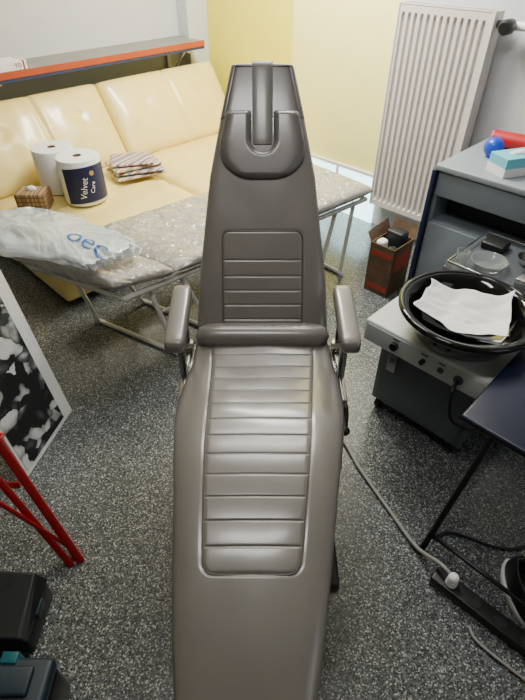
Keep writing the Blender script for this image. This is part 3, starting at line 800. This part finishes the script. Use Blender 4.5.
# ---------------------------------------------------------------- canvas picture
pc=thing('canvas_print',(-.93,1.3,0),'black and white nature canvas print leaning upright','picture')
Bp=Vector((-.883,1.53,0));Cp=Vector((-.955,1.17,0)); upv=Vector((-.11,.07,.72)); 
e1=(Cp-Bp); nrm=e1.cross(upv).normalized()
if nrm.x<0: nrm=-nrm
def cpt(u,v,o): return Bp+e1*u+upv*v+nrm*o
g=G()
vs=[cpt(u,v,o) for o in (-.02,0) for u,v in ((0,0),(1,0),(1,1),(0,1))]
g.add(vs,[(0,1,2,3),(4,5,6,7),(0,1,5,4),(1,2,6,5),(2,3,7,6),(3,0,4,7)]); finish('stretcher_frame',g,canvas_edge,pc)
g=G(); g.add([cpt(.17,.03,.002),cpt(.97,.03,.002),cpt(.97,.95,.002),cpt(.17,.95,.002)],[(0,1,2,3)]); finish('printed_image',g,photom,pc)

# ---------------------------------------------------------------- red folding chair
rc=thing('folding_chair',(-.85,.9,0),'red enamelled metal folding chair with flat bars and slats','chair')
for k,dx in enumerate((0,-.38)):
    g=G(); g.bar([(-.640+dx,.815,.004),(-.90+dx,1.035,.57),(-1.02+dx,1.12,.86)],.015,.006,(1,.5,.2)); finish('leg',g,red,rc,smooth='auto')
    g=G(); g.bar([(-.668+dx,.80,.004),(-.925+dx,.96,.52)],.012,.005,(1,.5,.2)); finish('leg',g,red,rc,smooth='auto')
    g=G(); g.bar([(-.655+dx,.845,.004),(-.92+dx,.86,.455)],.013,.006,(1,-.3,.5)); finish('strut',g,red,rc,smooth='auto')
g=G(); g.bar([(-.80,.93,.30),(-1.18,.93,.30)],.012,.005,(0,.4,1)); finish('crossbar',g,red,rc,smooth='auto')
for i in range(4):
    g=G(); y=.80+i*.060; g.box(-1.25,-.84,y,y+.050,.440,.450,.004); finish('seat_slat',g,red,rc,smooth='auto')

# ---------------------------------------------------------------- cases
cs=thing('hard_case',(-.83,.62,0),'low dark slate storage case with sloping lid','case')
g=G(); g.box(-1.0,-.70,.53,.71,0,.09,.012); finish('case_body',g,case_m,cs,smooth='auto')
g=G(); g.add([(-1.005,.525,.092),(-.695,.525,.092),(-.695,.715,.092),(-1.005,.715,.092),(-1.0,.53,.125),(-.72,.53,.11),(-.72,.71,.15),(-1.0,.71,.19)],[(0,1,2,3),(4,5,6,7),(0,1,5,4),(1,2,6,5),(2,3,7,6),(3,0,4,7)]); finish('lid',g,case_m,cs,bevel=.006)
g=G(); g.box(-.698,-.690,.60,.65,.07,.105,.003); finish('latch',g,case2,cs,smooth='auto')
to=thing('toolbox',(-.77,.3,0),'dark plastic toolbox with teal clips','toolbox')
g=G(); g.box(-.94,-.56,.12,.45,0,.17,.02); finish('box_body',g,black_p,to,smooth='auto')
g=G(); g.box(-.945,-.555,.115,.455,.172,.215,.018); g.box(-.92,-.60,.36,.43,.211,.228,.008); g.box(-.90,-.80,.15,.32,.211,.224,.006); finish('lid',g,case2,to,smooth='auto')
for q in ((-.70,-.655,.435,.465),(-.85,-.815,.435,.465)):
    g=G(); g.box(*q,.16,.22,.004); finish('clip',g,teal,to,smooth='auto')
g=G(); g.tube([(-.88,.24,.20),(-.88,.24,.26),(-.62,.24,.26),(-.62,.24,.20)],.012,smooth=5); finish('handle',g,black_p,to,smooth=True)

# ---------------------------------------------------------------- lights
def area(name,loc,target,size,sy,power,col):
    l=bpy.data.lights.new(name,'AREA'); l.shape='RECTANGLE'; l.size=size; l.size_y=sy; l.energy=power; l.color=col
    o=bpy.data.objects.new(name,l); COL.objects.link(o); o.location=loc
    o.rotation_euler=(Vector(target)-Vector(loc)).to_track_quat('-Z','Y').to_euler(); return o
area('ceiling_lamp',(.05,2.4,2.62),(.05,2.2,0),1.1,.30,25,(1,.98,.95))
area('ceiling_lamp',(-.1,.9,2.62),(-.05,1.6,.8),.7,.20,15,(1,.97,.93))
area('added_fill_light',SN(-2.2,2.2,2.5),SN(-2.25,3.0,.9),.9,.4,105,(1,.98,.88))  # unseen area light added inside the room to brighten the back wall
area('added_fill_light',SN(1.8,1.2,1.9),SN(-1,1.5,.4),1.0,1.2,5,(.85,.93,1))  # weak cool side fill, added out of view
w=bpy.data.worlds.new('World'); bpy.context.scene.world=w; w.use_nodes=True
w.node_tree.nodes['Background'].inputs[0].default_value=(.8,.85,.9,1); w.node_tree.nodes['Background'].inputs[1].default_value=.3

cam=bpy.data.cameras.new('Camera'); cam.sensor_fit='VERTICAL'; cam.sensor_height=24; cam.lens=490/700*24
co=bpy.data.objects.new('Camera',cam); COL.objects.link(co); co.location=(0,0,1.7); co.rotation_euler=(math.radians(49),0,0)
cam.clip_start=.02
bpy.context.scene.camera=co
